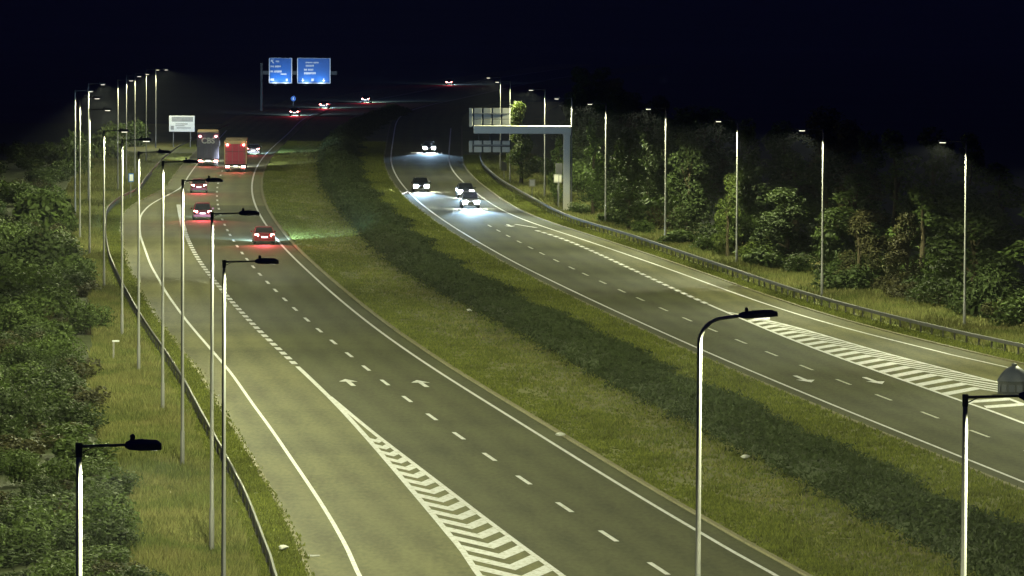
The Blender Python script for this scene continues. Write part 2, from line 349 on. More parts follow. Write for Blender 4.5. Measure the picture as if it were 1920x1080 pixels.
kerb('left_kerb', off(L1, -1.85), 0.2, 0.06, 40, 700)

# ------------------------------------------------------------------ road markings (paint, children of their carriageway)
ZP = 0.0275
def mark_line(name, f, w, y0, y1, parent, m='paint', dz=0.0):
    return strip(name, off(f, -w / 2), off(f, w / 2), y0, y1, ZP + dz, M[m], parent, step=3.0)
def yof(px, py): return G(px, py).y
mark_line('edge_line', L1, 0.17, 40, 760, road_l)
mark_line('edge_line', L5, 0.18, 40, 1500, road_l)
ym = yof(618, 744)
mark_line('gore_line', L2, 0.24, 60, ym + 3, road_l, dz=0.004)
mark_line('gore_line', L3, 0.22, 60, ym, road_l)
mark_line('taper_line', L2, 0.25, ym + 3, yof(558, 688), road_l)
mark_line('lane_end_line', L2, 0.42, yof(345, 432), yof(334, 384), road_l)
mark_line('edge_line', R1, 0.17, 60, 1500, road_r)
mark_line('edge_line', R5, 0.18, 120, 780, road_r)
yr = yof(1362, 586)
mark_line('gore_line', RN, 0.22, 120, yr + 8, road_r, dz=0.004)
mark_line('gore_line', RF, 0.22, yof(1872, 718), yr, road_r)
def dashes(px, f, parent, length=3.8, w=0.17, m='paint'):
    ys = [yof(*p) for p in px]; per = np.polyfit(range(len(ys)), ys, 1)
    for y in ys:
        a = float(f(y - length / 2)); b = float(f(y + length / 2))
        me = MB().add([(a - w / 2, y - length / 2, ZP), (a + w / 2, y - length / 2, ZP), (b + w / 2, y + length / 2, ZP), (b - w / 2, y + length / 2, ZP)], [(0, 1, 2, 3)])
        me.build('lane_dash', M[m], parent)
dashes(LD_PX, LD, road_l, 3.7, 0.20)
dashes(RD_PX, RD, road_r, 3.7, 0.17, 'paint_worn')
def thick(f, y0, y1, per, ln, w, parent):
    y = y0
    while y < y1:
        strip('thick_dash', off(f, -w / 2), off(f, w / 2), y, y + ln, ZP, M['paint'], parent, step=2.0); y += per
thick(L2, yof(556, 686) + 1, yof(346, 434), 3.6, 2.2, 0.34, road_l)
thick(RN, yr + 9, yof(1008, 432), 3.4, 2.1, 0.34, road_r)
def chevrons(fa, fb, y0, y1, per, t, frac, kn, kf, sgn, parent):
    """stripes between two gore lines, bent at an apex that points against the traffic"""
    y = y0; z = ZP + 0.002
    while y < y1:
        w = float(fb(y) - fa(y))
        if w > 0.55:
            ya = y + sgn * kn * w; yb = ya - sgn * kf * w
            A = lambda yy: (float(fa(yy)) + 0.12, yy, z)
            B = lambda yy: (float(fb(yy)) - 0.12, yy, z)
            C = lambda yy: (float(fa(yy)) * (1 - frac) + float(fb(yy)) * frac, yy, z)
            MB().add([A(y), A(y + t), C(ya), C(ya + t), B(yb), B(yb + t)], [(0, 2, 3, 1), (2, 4, 5, 3)]).build('chevron_stripe', M['paint'], parent)
        y += per
chevrons(L2, L3, 144, yof(690, 820), 3.13, 1.7, 0.5, 1.15, 1.15, -1, road_l)
chevrons(RN, RF, yof(1770, 742), yr - 4, 3.0, 1.45, 0.58, 0.85, 1.6, 1, road_r)
for (a, b, c, d) in ((1815, 757, 1893, 751.5), (1850, 766.5, 1919, 761.5)):
    p, q = G(a, b), G(c, d); t = 1.5
    MB().add([(p.x, p.y, ZP + .002), (q.x, q.y, ZP + .002), (q.x, q.y + t, ZP + .002), (p.x, p.y + t, ZP + .002)], [(0, 1, 2, 3)]).build('chevron_stripe', M['paint'], road_r)
RI = line([(1980, 783), (1950, 771), (1919, 759), (1888, 747), (1880, 744)])
mark_line('gore_line', RI, 0.26, 150, yof(1888, 747), road_r)
def arrow(px, py, f, parent, away, L=4.6, hook=0):
    c = G(px, py); d = (float(f(c.y + 3)) - float(f(c.y - 3))) / 6.0
    s = 1 if away else -1
    pts = [(-0.13, -L / 2), (0.13, -L / 2), (0.13, L * 0.12), (0.5, L * 0.12), (0, L / 2), (-0.5, L * 0.12), (-0.13, L * 0.12)]
    V = [(c.x + s * x + d * s * y, c.y + s * y, ZP + 0.003) for x, y in pts]
    MB().add(V, [(0, 1, 2, 6), (3, 4, 5), (2, 3, 5, 6)][:2]).build('arrow_marking', M['paint'], parent)
arrow(655, 718, LD, road_l, True); arrow(791, 720, L5, road_l, True)
arrow(1506, 711.5, R1, road_r, False); arrow(1637, 714.5, RD, road_r, False); arrow(955, 423.5, RD, road_r, False)
# start of the leaving lane
p, q = G(966, 421), G(1006, 427.5)
MB().add([(p.x - .15, p.y, ZP + .001), (p.x + .15, p.y, ZP + .001), (q.x + .15, q.y, ZP + .001), (q.x - .15, q.y, ZP + .001)], [(0, 1, 2, 3)]).build('taper_line', M['paint'], road_r)

for (px, py) in ((588, 1043), (470, 862), (405, 742)):
    c = G(px, py); MB().box(c.x - .22, c.x + .22, c.y - .25, c.y + .25, 0.015, ZP + .004).build('drain_grate', M['black'], road_l)
# ------------------------------------------------------------------ crash barriers
def barrier(name, label, f, y0, y1, side, spacing, ypost, k=1.0, m='rail'):
    root = thing(name, label, 'barrier', (0, 0, 0))
    prof = [(0.085, 0.50), (0.085, 0.67), (0.07, 0.69), (-0.07, 0.69), (-0.085, 0.67), (-0.085, 0.50), (-0.03, 0.48), (0.03, 0.48)]
    secs = []
    for y in np.arange(y0, y1, 4.0):
        x = float(f(y)); secs.append([(x + side * a * k, y, z) for a, z in prof])
    MB().loft(secs).build('rail', M[m], root)
    pm = MB().box(-0.05, 0.05, -0.03, 0.03, 0, 0.5).box(-0.09, 0.09, -0.06, 0.06, 0, 0.02).mesh('barrier_post', M['post'])
    y = y0 + 0.5
    while y < min(ypost, y1):
        link('barrier_post', pm, root, (float(f(y)), y, 0)); y += spacing
    return root
barrier('crash_barrier', 'long steel crash barrier on posts along the left verge', LB, 140, 780, 1, 3.0, 560, 0.55, 'rail_dark')
barrier('crash_barrier', 'long steel crash barrier on posts along the right verge, in front of the trees', RB, 200, 700, -1, 2.3, 620)

# ------------------------------------------------------------------ street lamps
def batwing(ld):
    """road lantern optics: more light thrown along the road than straight down"""
    ld.use_nodes = True; nt = ld.node_tree; em = [n for n in nt.nodes if n.type == 'EMISSION'][0]
    tc = nt.nodes.new('ShaderNodeTexCoord'); sx = nt.nodes.new('ShaderNodeSeparateXYZ'); nt.links.new(tc.outputs['Normal'], sx.inputs[0])
    def mth(op, a, b=None):
        n = nt.nodes.new('ShaderNodeMath'); n.operation = op
        nt.links.new(a, n.inputs[0])
        if b is not None: n.inputs[1].default_value = b
        return n.outputs[0]
    v = mth('POWER', mth('MAXIMUM', mth('ABSOLUTE', sx.outputs['Z']), 0.30), -1.5)
    nt.links.new(v, em.inputs['Strength'])
def lamp(name, label, base, h, side, arm=1.0, head=0.72, group=None, curved=False, light=True, power=1.0, rz=0.0, rb=0.092, drop=0.0, wide=False):
    root = thing(name, label, 'street lamp', (base[0], base[1], 0), rz, group)
    c = MB().lathe([(0.13, 0), (0.13, 0.04)], 8)
    c.box(-0.17, 0.17, -0.17, 0.17, 0, 0.025)
    if curved:
        rr = 0.62
        pts = [(0, 0, 0.02), (0, 0, 1.6), (0, 0, 1.62), (0, 0, h - rr)]; rad = [rb, rb, rb * .82, 0.058]
        for k in range(1, 9):
            a = R(84) * k / 8; pts.append((side * rr * (1 - math.cos(a)), 0, h - rr + rr * math.sin(a))); rad.append(0.056 - 0.0015 * k)
        x0 = side * arm; pts.append((x0, 0, h + 0.05)); rad.append(0.045)
        c.tube(pts, rad, 12); zz = h + 0.06
        c.build('column', M['galv'], root, True)
    else:
        c.tube([(0, 0, 0.02), (0, 0, 1.6), (0, 0, 1.62), (0, 0, h)], [rb, rb, rb * .82, 0.049], 12)
        c.build('column', M['galv'], root, True)
        x0 = side * arm; zz = h - 0.02
        a = MB().tube([(0, 0, h - 0.20), (0, 0, h + 0.04)], [0.062, 0.062], 10)
        a.tube([(0, 0, zz), (x0, 0, zz + 0.03)], [0.030, 0.026], 8)
        a.tube([(0, 0, h - 0.15), (side * 0.26, 0, zz)], [0.012, 0.012], 6)
        a.build('arm', M['head'], root, True); zz += 0.03
    # lamp head: flat tapering shell, its lens below, a photocell on top
    secs = []
    tilt = 0.07 if curved else 0.0
    for t, w, zt, zb in ((0, 0.06, 0.05, -0.04), (0.12, 0.13, 0.085, -0.075), (0.45, 0.165, 0.10, -0.085), (0.85, 0.155, 0.085, -0.08), (1.0, 0.10, 0.03, -0.075)):
        x = x0 + side * t * head; e = zz + tilt * t
        secs.append([(x, -w, e + zb), (x, -w, e + zt * 0.3), (x, -w * 0.6, e + zt), (x, w * 0.6, e + zt), (x, w, e + zt * 0.3), (x, w, e + zb)])
    hd = MB().loft(secs).build('lamp_head', M['head'], root, True)
    xm = x0 + side * head * 0.6
    MB().bbox(xm - 0.19, xm + 0.19, -0.11, 0.11, zz - 0.087 - drop, zz - 0.06 + tilt * .5, 0.012).build('lens', M['lens' if drop else 'lens_flat'], hd)
    xp = x0 + side * head * 0.2
    MB().lathe([(0.045, 0), (0.045, 0.075), (0.03, 0.10), (0.005, 0.11)], 10, (xp, 0, zz + 0.085 + tilt * .2)).build('photocell', M['photocell'], hd)
    if light:
        ld = bpy.data.lights.new('lamp_light', 'SPOT'); ld.energy = LAMP_W * power * (0.74 if wide else 1.0); ld.color = LAMP_COL
        ld.spot_size = R(172 if wide else 160); ld.spot_blend = 0.4 if wide else 0.5; ld.shadow_soft_size = 0.15
        batwing(ld)
        lo = bpy.data.objects.new('lamp_light', ld); COL.objects.link(lo); lo.parent = root
        lo.location = (xm, 0, zz - 0.20); lo.rotation_euler = (0, R(-5 if wide else -13) * side, 0)
    return root
left_cols = [  # top x, top y, base x, base y
 (425, 490, 419, 1195), (400, 400, 397, 1035), (345, 338, 342, 878), (308, 303, 305, 780), (262, 285, 260, 703), (232, 262, 229, 640), (193, 245, 195, 545),
 (166, 205, 168, 480), (148, 183, 150, 455), (140, 170, 141, 410), (165, 157, 166, 382), (220, 150, 221, 358), (236, 142, 237, 340), (252, 138, 253, 328), (273, 130, 274, 306), (291, 130, 292, 277)]
for i, (tx, ty, bx, by) in enumerate(left_cols):
    b = G(bx, by); h = HEIGHT(tx, ty, b.y)
    lamp('street_lamp', 'grey lamp column of the left verge row, %s nearest to the camera' % ORD[i], b, h, 1, 0.98, 0.74,
         'lamp columns of the left verge row', power=1.0 if i < 8 else (0.75 if i < 11 else 0.45), drop=0.0 if i < 5 else 0.03, wide=i < 7)
def lamp_top(name, label, tx, ty, h, side, **k):
    d = (HC - h) / ((HC - HEIGHT(tx, ty, 100.0)) / 100.0); x = LAT(tx, ty, d)
    return lamp(name, label, (x, d), h, side, **k)
lamp_top('street_lamp', 'lamp column in the bottom left corner, flat dark head over the dry grass', 148, 835, 12.4, 1, arm=0.80, head=0.62, power=0.9, wide=True)
lamp_top('street_lamp', 'tall foreground lamp column with a swan neck bracket and dark head over the chevrons', 1312, 596, 12.4, 1, arm=0.95, head=0.95, curved=True, wide=True)
lamp_top('street_lamp', 'foreground lamp column at the right edge with a straight arm', 1810, 743, 12.4, 1, arm=1.05, head=0.75, wide=True)
right_cols = [(1810, 265, 1808, 615), (1545, 243, 1541, 556), (1382, 226, 1381, 500), (1249, 203, 1247, 458), (1137, 194, 1135, 423), (1072, 184, 1071, 398), (1023, 168, 1021, 371), (957, 153, 956, 345), (939, 145, 938, 322)]
for i, (tx, ty, bx, by) in enumerate(right_cols):
    b = G(bx, by); h = HEIGHT(tx, ty, b.y)
    lamp('street_lamp', 'lamp column behind the right barrier, %s from the right edge' % ORD[i], b, h, -1, 1.1, 0.62,
         'lamp columns of the right verge row', power=0.95 if i < 7 else 0.5, drop=0.035)
for d, lat in ((262, 32.6), (226, 37.0), (190, 41.4)):         # the row goes on to the right of the picture
    lamp('street_lamp', 'lamp column of the right verge row standing beyond the right edge of the picture', (lat, d), 11.6, -1, 1.1, 0.62, 'lamp columns beyond the right edge', power=0.9)

# ------------------------------------------------------------------ right gantry with message sign seen from behind
gb = G(1062, 398); sgy = gb.y
gz = lambda y: HEIGHT(1062, y, sgy); gx = lambda x: LAT(x, 240, sgy) - gb.x
g = thing('sign_gantry', 'pale steel cantilever gantry carrying a ribbed message sign seen from behind', 'gantry', (gb.x, gb.y, 0))
MB().bbox(-0.33, 0.33, -0.33, 0.33, 0, gz(252), 0.05).build('column', M['gantry'], g)
MB().bbox(-0.6, 0.6, -0.6, 0.6, 0, 0.25, 0.03).build('footing', M['concrete'], g)
MB().bbox(-0.40, 0.40, -0.40, 0.40, gz(253.5), gz(251), 0.02).build('flange', M['gantry'], g)
MB().bbox(gx(888), gx(1071), -0.34, 0.34, gz(251) - 0.002, gz(236), 0.05).build('beam', M['gantry'], g)
# lamp posts on the beam corner
sp = MB().bbox(gx(879), gx(957), 0.40, 0.52, gz(240), gz(203), 0.02).build('message_sign', M['signbackdark'], g)
sq = MB().bbox(gx(879), gx(957), 0.40, 0.52, gz(287), gz(264), 0.02).build('lower_sign', M['signbackdark'], g)
for xk in (897, 918, 940): MB().bbox(gx(xk) - .05, gx(xk) + .05, 0.405, 0.50, gz(264.5), gz(239), 0.01).build('hanger', M['signbackdark'], g)
def panel(name, x0, x1, y0, y1, d0, d1, m, par=sp):
    MB().bbox(gx(x0), gx(x1), d0, d1, gz(y1), gz(y0), 0.02).build(name, M[m], par)
panel('edge_panel', 879.5, 886, 204, 239, 0.28, 0.398, 'signback'); panel('edge_panel', 879.5, 886, 265, 286.5, 0.28, 0.398, 'signback', sq)
for k in range(4):
    x0 = 889 + k * 17.6; x1 = min(x0 + 14.4, 956.5)
    for (ya, yb) in ((203.5, 213), (214, 224), (225, 239.5)): panel('back_panel', x0, x1, ya, yb, 0.30, 0.398, 'signback')
    for (ya, yb) in ((264.5, 273), (276, 286.5)): panel('back_panel', x0, x1, ya, yb, 0.30, 0.398, 'signback', sq)
for yy in (214, 273):
    panel('cross_rail', 887.5, 956.5, yy - 1.2, yy + 1.0, 0.24, 0.297, 'galv', sp if yy < 240 else sq)
for k in range(4):
    panel('upright_rail', 904.3 + k * 17.6 - 1.0, 904.3 + k * 17.6 + 0.6, 236, 250, 0.20, 0.29, 'galv')

# small signs and boxes behind the right barrier
def post_sign(name, label, px0, px1, py0, py1, by, m, rz=0, cat='sign', post='galv', depth=0.05, border=None):
    b = G((px0 + px1) / 2, by); z0, z1 = HEIGHT(px0, py1, b.y), HEIGHT(px0, py0, b.y); w = (px1 - px0) / F * b.y
    t = thing(name, label, cat, (b.x, b.y, 0), rz)
    MB().tube([(0, 0.06, 0), (0, 0.06, z1 - 0.05)], [0.04, 0.04], 8).build('post', M[post], t)
    MB().bbox(-w / 2, w / 2, -depth, 0.015, z0, z1, 0.012).build('panel', M[m], t)
    if border: MB().bbox(-w / 2 + .08, w / 2 - .08, -depth - 0.012, -depth - 0.003, z0 + .1, z1 - .1, 0.003).build('face', M[border], t)
    return t
post_sign('small_sign', 'small pale rectangular sign on a post behind the right barrier', 992, 1003.5, 336, 350, 372, 'signback', border='signwhite')
post_sign('small_sign', 'small dark sign on a post under the message sign', 940, 950, 303, 320, 343, 'signbackdark', border='black')
t = post_sign('equipment_box', 'grey equipment box on a post left of the gantry column', 1038, 1053, 327, 342, 388, 'concrete', cat='box', depth=0.35, border='signback')
post_sign('equipment_box', 'dark equipment box above the grey one beside the gantry column', 1041, 1054, 306, 326, 391, 'signbackdark', cat='box', depth=0.25, border='black')
post_sign('small_sign', 'small blue and white sign on a post behind the left barrier', 240.5, 251, 325, 341, 372, 'blue', rz=0.5, border='signwhite')
b = G(213, 676)
t = thing('marker_post', 'low pale marker post with a crossbar beside the left shrubs', 'post', (b.x, b.y, 0))
MB().bbox(-0.05, 0.05, -0.04, 0.04, 0, 1.05, 0.01).build('stem', M['concrete'], t); MB().bbox(-0.08, 0.32, -0.05, 0.05, 1.05, 1.14, 0.01).build('crossbar', M['signwhite'], t)

# white direction sign far left
b = G(341, 276); zz = lambda y: HEIGHT(341, y, b.y); xx = lambda x: LAT(x, 232, b.y) - b.x
t = thing('direction_sign', 'white direction sign on two posts left of the grey lorry', 'sign', (b.x, b.y, 0))
for x in (325, 357): MB().tube([(xx(x), 0.12, 0), (xx(x), 0.12, zz(219))], [0.07, 0.07], 8).build('post', M['galv'], t)
pn = MB().bbox(xx(317), xx(365), -0.03, 0.05, zz(247), zz(217), 0.02).build('panel', M['signwhite'], t)
MB().bbox(xx(322), xx(362), -0.045, -0.033, zz(228), zz(219), 0.004).build('grey_band', M['signgrey'], pn)
for (a, c, d, e) in ((329, 352, 231.5, 233.2), (329, 346, 235, 236.6), (331, 358, 239, 240.6), (320, 326, 236, 243)):
    MB().bbox(xx(a), xx(c), -0.042, -0.033, zz(e), zz(d), 0.003).build('print_row', M['signgrey'], pn)

# blue gantry signs far off, lit from below
bd = 900.0; bl = lambda x: LAT(x, 150, bd); bz = lambda y: HEIGHT(540, y, bd)
t = thing('blue_sign_gantry', 'dark gantry with two blue motorway direction signs, far off over the road', 'gantry', (bl(490), bd, 0))
ox = bl(490)
MB().bbox(-0.22, 0.22, 0.4, 0.84, 0, bz(118), 0.04).build('column', M['signbackdark'], t)
MB().bbox(-0.2, bl(632) - ox, 0.45, 0.80, bz(140), bz(133), 0.04).build('boom', M['signbackdark'], t)
for n, (x0, x1) in enumerate(((504, 547.5), (557, 619.5))):
    a, c = bl(x0) - ox, bl(x1) - ox
    pn = MB().bbox(a, c, 0.20, 0.40, bz(156.5), bz(108.5), 0.02).build('sign_panel', M['signwhite'], t)
    MB().bbox(a + 0.16, c - 0.16, 0.17, 0.197, bz(156.5) + 0.16, bz(108.5) - 0.10, 0.006).build('blue_face', M['blue'], pn)
    def glyphs(xa, y, hgt, words):
        x = xa
        for wl in words:
            for _ in range(wl):
                w = random.uniform(0.10, 0.17)
                MB().bbox(a + x, a + x + w, 0.155, 0.168, bz(y) - hgt * random.choice((1, 1, 1.25)) / 2, bz(y) + hgt / 2, 0.003).build('print_mark', M['signwhite'], pn); x += w + 0.05
            x += 0.16
    w = c - a
    if n == 0:
        MB().add([(a + .35, .16, bz(112)), (a + .95, .16, bz(112)), (a + .7, .16, bz(114)), (a + 1.0, .16, bz(118.5)), (a + .75, .16, bz(119)), (a + .5, .16, bz(115.5)), (a + .35, .16, bz(117))], [(6, 5, 4, 3, 2, 1, 0)]).build('arrow', M['signwhite'], pn)
        glyphs(1.3, 115, 0.3, [4]); glyphs(0.3, 124.5, 0.30, [4, 6]); glyphs(0.3, 134, 0.34, [3, 8]); glyphs(2.2, 139, 0.24, [6]); glyphs(0.3, 149.5, 0.42, [4]); glyphs(3.2, 149.5, 0.42, [2])
    else:
        glyphs(1.6, 117, 0.24, [7, 5]); glyphs(1.6, 123, 0.34, [9]); glyphs(1.3, 130.5, 0.32, [3, 6]); glyphs(1.3, 137, 0.36, [12])
        for fx in (0.17, 0.80):
            cx = a + w * fx
            MB().add([(cx - .08, .16, bz(146.5)), (cx + .08, .16, bz(146.5)), (cx + .08, .16, bz(150)), (cx + .3, .16, bz(150)), (cx, .16, bz(153.5)), (cx - .3, .16, bz(150)), (cx - .08, .16, bz(150))], [(6, 5, 4, 3, 2, 1, 0)]).build('arrow', M['signwhite'], pn)
        glyphs(2.7, 149.5, 0.45, [3])
    # sign lanterns on short brackets below the panel
    for k in range(2):
        x = a + w * (0.27 + 0.46 * k)
        MB().bbox(x - 0.35, x + 0.35, -1.25, -1.0, bz(158.5) - .15, bz(158.5), 0.03).tube([(x, -1.0, bz(158.5) - .08), (x, 0.25, bz(157))], [0.035, 0.035], 6).build('sign_lantern', M['signbackdark'], t)
        sl = bpy.data.lights.new('sign_light', 'SPOT'); sl.energy = 100; sl.spot_size = R(130); sl.spot_blend = 0.6; sl.color = (0.85, 0.93, 1.0); sl.shadow_soft_size = 0.2
        so = bpy.data.objects.new('sign_light', sl); COL.objects.link(so); so.parent = t
        so.location = (x, -1.1, bz(158.5) + 0.08); so.rotation_euler = (R(180 - 33), 0, 0)
# round blue sign beyond
bs = 950.0; x = LAT(550, 185, bs); z = HEIGHT(550, 185, bs)
t = thing('round_sign', 'small round blue sign on a post far ahead by the left edge', 'sign', (x, bs, 0))
MB().tube([(0, 0.05, 0), (0, 0.05, z + .3)], [0.04, 0.04], 8).build('post', M['galv'], t)
dsk = MB().tube([(0, -0.02, z), (0, 0.02, z)], [0.5, 0.5], 24).build('disc', M['blue'], t)
MB().add([(-.08, -.028, z + .3), (.08, -.028, z + .3), (.08, -.028, z - .02), (.24, -.028, z - .02), (0, -.028, z - .3), (-.24, -.028, z - .02), (-.08, -.028, z - .02)], [(6, 5, 4, 3, 2, 1, 0)]).build('arrow', M['signwhite'], dsk)

# dome topped cabinet on the gore of the right carriageway
b = G(1901, 739); s = b.y / F
t = thing('roadside_cabinet', 'grey dome-topped cabinet with a knob, at the right edge beside the chevrons', 'cabinet', (b.x, b.y, 0))
rw = 30 * s
MB().lathe([(rw * 1.04, 0), (rw * 1.04, 0.10), (rw, 0.12), (rw, 24 * s), (rw * 1.05, 24.2 * s), (rw * 1.05, 26 * s)], 20).build('body', M['cabdark'], t, True)
MB().lathe([(rw * 1.06, 26 * s), (rw * .97, 31 * s), (rw * .80, 39 * s), (rw * .55, 47 * s), (rw * .26, 52.5 * s), (0.02, 54 * s)], 20).build('dome', M['cabinet'], t, True)
MB().lathe([(4.5 * s, 52 * s), (5.5 * s, 55 * s), (4.5 * s, 58 * s), (1 * s, 59 * s)], 12).build('knob', M['cabdark'], t, True)
for a in range(6):
    an = -math.pi / 2 + (a - 2.5) * 0.5; ca, sa = math.cos(an), math.sin(an)
    u = (-sa, ca); r0, r1 = rw * 1.0, rw * 1.03; hw = 0.15
    V = [(ca * r + u[0] * k * hw, sa * r + u[1] * k * hw, zz_) for r in (r0 - .05, r1) for k in (-1, 1) for zz_ in (6 * s, 19 * s)]
    MB().add(V, [(4, 6, 7, 5), (0, 1, 3, 2), (0, 4, 5, 1), (2, 3, 7, 6), (1, 5, 7, 3), (0, 2, 6, 4)]).build('side_panel', M['cabinet'], t)

# ------------------------------------------------------------------ vehicles
def wheel_meshes(r, w, key):
    ty = MB().lathe([(r * .62, -w / 2), (r * .93, -w / 2), (r, -w * .35), (r, w * .35), (r * .93, w / 2), (r * .62, w / 2)], 20)
    ty.v = [(z, x, y) for x, y, z in ty.v]
    ri = MB().lathe([(r * .62, -w * .42), (r * .2, -w * .46), (r * .18, w * .46), (r * .62, w * .42)], 14); ri.v = [(z, x, y) for x, y, z in ri.v]
    return ty.mesh('tyre', M['rubber'], True), ri.mesh('rim', M['rim'], True)
WH = {'car': wheel_meshes(0.32, 0.21, 'car'), 'lorry': wheel_meshes(0.50, 0.34, 'lorry')}
def wheel(parent, x, y, r, kind):
    e = link('wheel', WH[kind][0], parent, (x, y, r)); e.name = 'wheel'; link('rim', WH[kind][1], e)
def spot(parent, loc, rot, energy, size, col, blend=0.8, soft=0.1, name='headlight_beam'):
    d = bpy.data.lights.new(name, 'SPOT'); d.energy = energy; d.spot_size = R(size); d.spot_blend = blend; d.color = col; d.shadow_soft_size = soft
    o = bpy.data.objects.new(name, d); COL.objects.link(o); o.parent = parent; o.location = loc; o.rotation_euler = rot; return o
def heading(f, y): return math.atan2(-(float(f(y + 5)) - float(f(y - 5))), 10.0)
def car(name, label, px, py, f, away, paint, estate=False, beam=9000, tail_w=60, lowbeam=True, van=False):
    """px,py: where the end that faces the camera meets the road"""
    c = G(px, py, 0.02); rz = heading(f, c.y) + (0 if away else math.pi)
    d = Vector((-math.sin(heading(f, c.y)), math.cos(heading(f, c.y)), 0)) * 2.1
    t = thing(name, label, 'car' if not van else 'van', (c.x + d.x, c.y + d.y, 0.022), rz)
    P = PAINT[paint]; w = 0.89
    # body: sections from tail (-y) to nose (+y): y, half width, sill, shoulder, top
    st = [(-2.12, .74, .42, .62, .72), (-2.05, .84, .30, .66, .93), (-1.75, w, .24, .70, 1.00 if not estate else 1.02), (-1.0, w, .22, .70, .98), (0.2, w, .22, .70, .95), (1.0, w, .22, .69, .92), (1.6, .88, .24, .64, .84), (1.95, .82, .27, .58, .74), (2.12, .68, .34, .50, .60)]
    secs = []
    for y, hw, z0, zs, z1 in st:
        secs.append([(-hw * .93, y, z0), (hw * .93, y, z0), (hw, y, z0 + .14), (hw, y, zs), (hw * .95, y, z1 - .04), (hw * .86, y, z1), (-hw * .86, y, z1), (-hw * .95, y, z1 - .04), (-hw, y, zs), (-hw, y, z0 + .14)])
    MB().loft(secs).build('body', P, t, True)
    # cabin: glasshouse with painted roof and pillars
    yb0, yb1 = (-1.98 if estate else -1.72), 1.05; yt0, yt1 = (-1.72 if estate else -1.12), 0.28; zr = 1.46 + (0.12 if estate else 0)
    gsec = []
    for (ya, yc, hw, z) in ((yb0, yb1, .80, .93), (yb0 + (yt0 - yb0) * .9, yb1 + (yt1 - yb1) * .9, .62, zr - .05)):
        gsec.append([(-hw, ya, z), (hw, ya, z), (hw, yc, z), (-hw, yc, z)])
    MB().loft(gsec).build('window_glass', M['glass'], t)
    MB().loft([[(-.63, yt0 - .06, zr - .07), (.63, yt0 - .06, zr - .07), (.63, yt1 + .10, zr - .07), (-.63, yt1 + .10, zr - .07)],
               [(-.56, yt0 + .02, zr), (.56, yt0 + .02, zr), (.56, yt1, zr), (-.56, yt1, zr)]]).build('roof', P, t, True)
    for sx in (-1, 1):
        for (ya, yc) in ((yb0 + .02, yt0), (yb1 - .02, yt1), (-0.30, -0.32)):
            MB().tube([(sx * .805, ya, .93), (sx * .635, yc, zr - .05)], [.045, .04], 6).build('pillar', P, t)
        MB().bbox(sx * .98 - .09, sx * .98 + .09, .62, .72, .92, 1.06, .02).build('mirror', P, t)
        for y in (-1.32, 1.32): wheel(t, sx * .80, y, .32, 'car')
        MB().loft([[(sx * .50, -2.135, .70), (sx * .80, -2.06, .70), (sx * .80, -2.06, .88), (sx * .50, -2.10, .88)], [(sx * .50, -2.02, .70), (sx * .82, -1.92, .70), (sx * .82, -1.92, .88), (sx * .50, -2.0, .88)]][::sx]).build('tail_light', M['tail'] if away else M['black'], t)
        if not away: MB().loft([[(sx * .36, 2.17, .50), (sx * .80, 2.12, .50), (sx * .82, 2.08, .76), (sx * .38, 2.13, .76)], [(sx * .36, 1.9, .50), (sx * .80, 1.85, .50), (sx * .82, 1.85, .76), (sx * .38, 1.9, .76)]][::-sx]).build('headlight', M['headlamp'], t)
        else: MB().loft([[(sx * .44, 2.14, .55), (sx * .72, 2.04, .55), (sx * .74, 2.0, .70), (sx * .46, 2.09, .70)], [(sx * .44, 1.9, .55), (sx * .74, 1.85, .55), (sx * .76, 1.85, .70), (sx * .46, 1.9, .70)]][::-sx]).build('headlight', M['headlamp_away'], t)
    MB().bbox(-.86, .86, -2.17, -2.0, .30, .55, .03).build('rear_bumper', P, t, True)
    MB().bbox(-.80, .80, 2.0, 2.16, .26, .44, .03).build('front_bumper', M['black'], t, True)
    MB().bbox(-.26, .26, -2.185, -2.172, .58, .70, .004).build('number_plate', M['platelit'] if away else M['plate'], t)
    MB().bbox(-.40, .40, 2.125, 2.15, .46, .58, .01).build('grille', M['black'], t)
    spot(t, (0, 2.6, .66), (R(86.5 if away else 84.0), 0, 0), beam, 95 if away else 34, (0.45, 0.72, 1.0), 1.0, 0.12)
    if away: spot(t, (0, -2.35, .85), (R(62), 0, math.pi), tail_w * 1.9, 150, (1.0, 0.06, 0.11), 0.8, 0.3, 'tail_glow')
    return t
LC1 = lambda y: (LD(y) + L2(y)) / 2; LC2 = lambda y: (LD(y) + L5(y)) / 2
car('saloon_car', 'car tinted by the red glare of its bright tail lights, nearest to the camera, beside the median line', 496, 459, LC2, True, 'red', beam=13000, tail_w=300)
car('hatchback_car', 'car tinted by red tail-light glare in the left lane behind the lamp arm, second nearest', 380, 413, LC1, True, 'maroon', estate=True, beam=1500, tail_w=260)
car('saloon_car', 'car tinted by red tail-light glare close behind the grey lorry', 373, 362, LC1, True, 'maroon', beam=450, tail_w=160)
car('saloon_car', 'pale car half hidden on the right of the red lorry', 475, 291, L5, True, 'grey', beam=5000, tail_w=60)
FL = lambda y: L5(y) - 5
for (px, py, nm, lab, pt) in ((552, 218, 'saloon_car', 'far car with tail lights below the blue signs, nearest of the far three', 'dark'), (607, 204, 'saloon_car', 'far car with tail lights, middle one of the far three', 'grey'),
                              (685, 193, 'saloon_car', 'far car with tail lights and wide beam, farthest of the far three', 'dark'), (842, 160, 'hatchback_car', 'single most distant car with red tail lights at the top centre', 'dark')):
    car(nm, lab, px, py, FL, True, pt, beam=9000, tail_w=160)
RC1 = lambda y: R1(y) + 1.9; RC2 = lambda y: R1(y) + 5.5
car('oncoming_car', 'oncoming car with dazzling headlights, farthest of the oncoming traffic', 805, 286, RC2, False, 'dark', beam=8000)
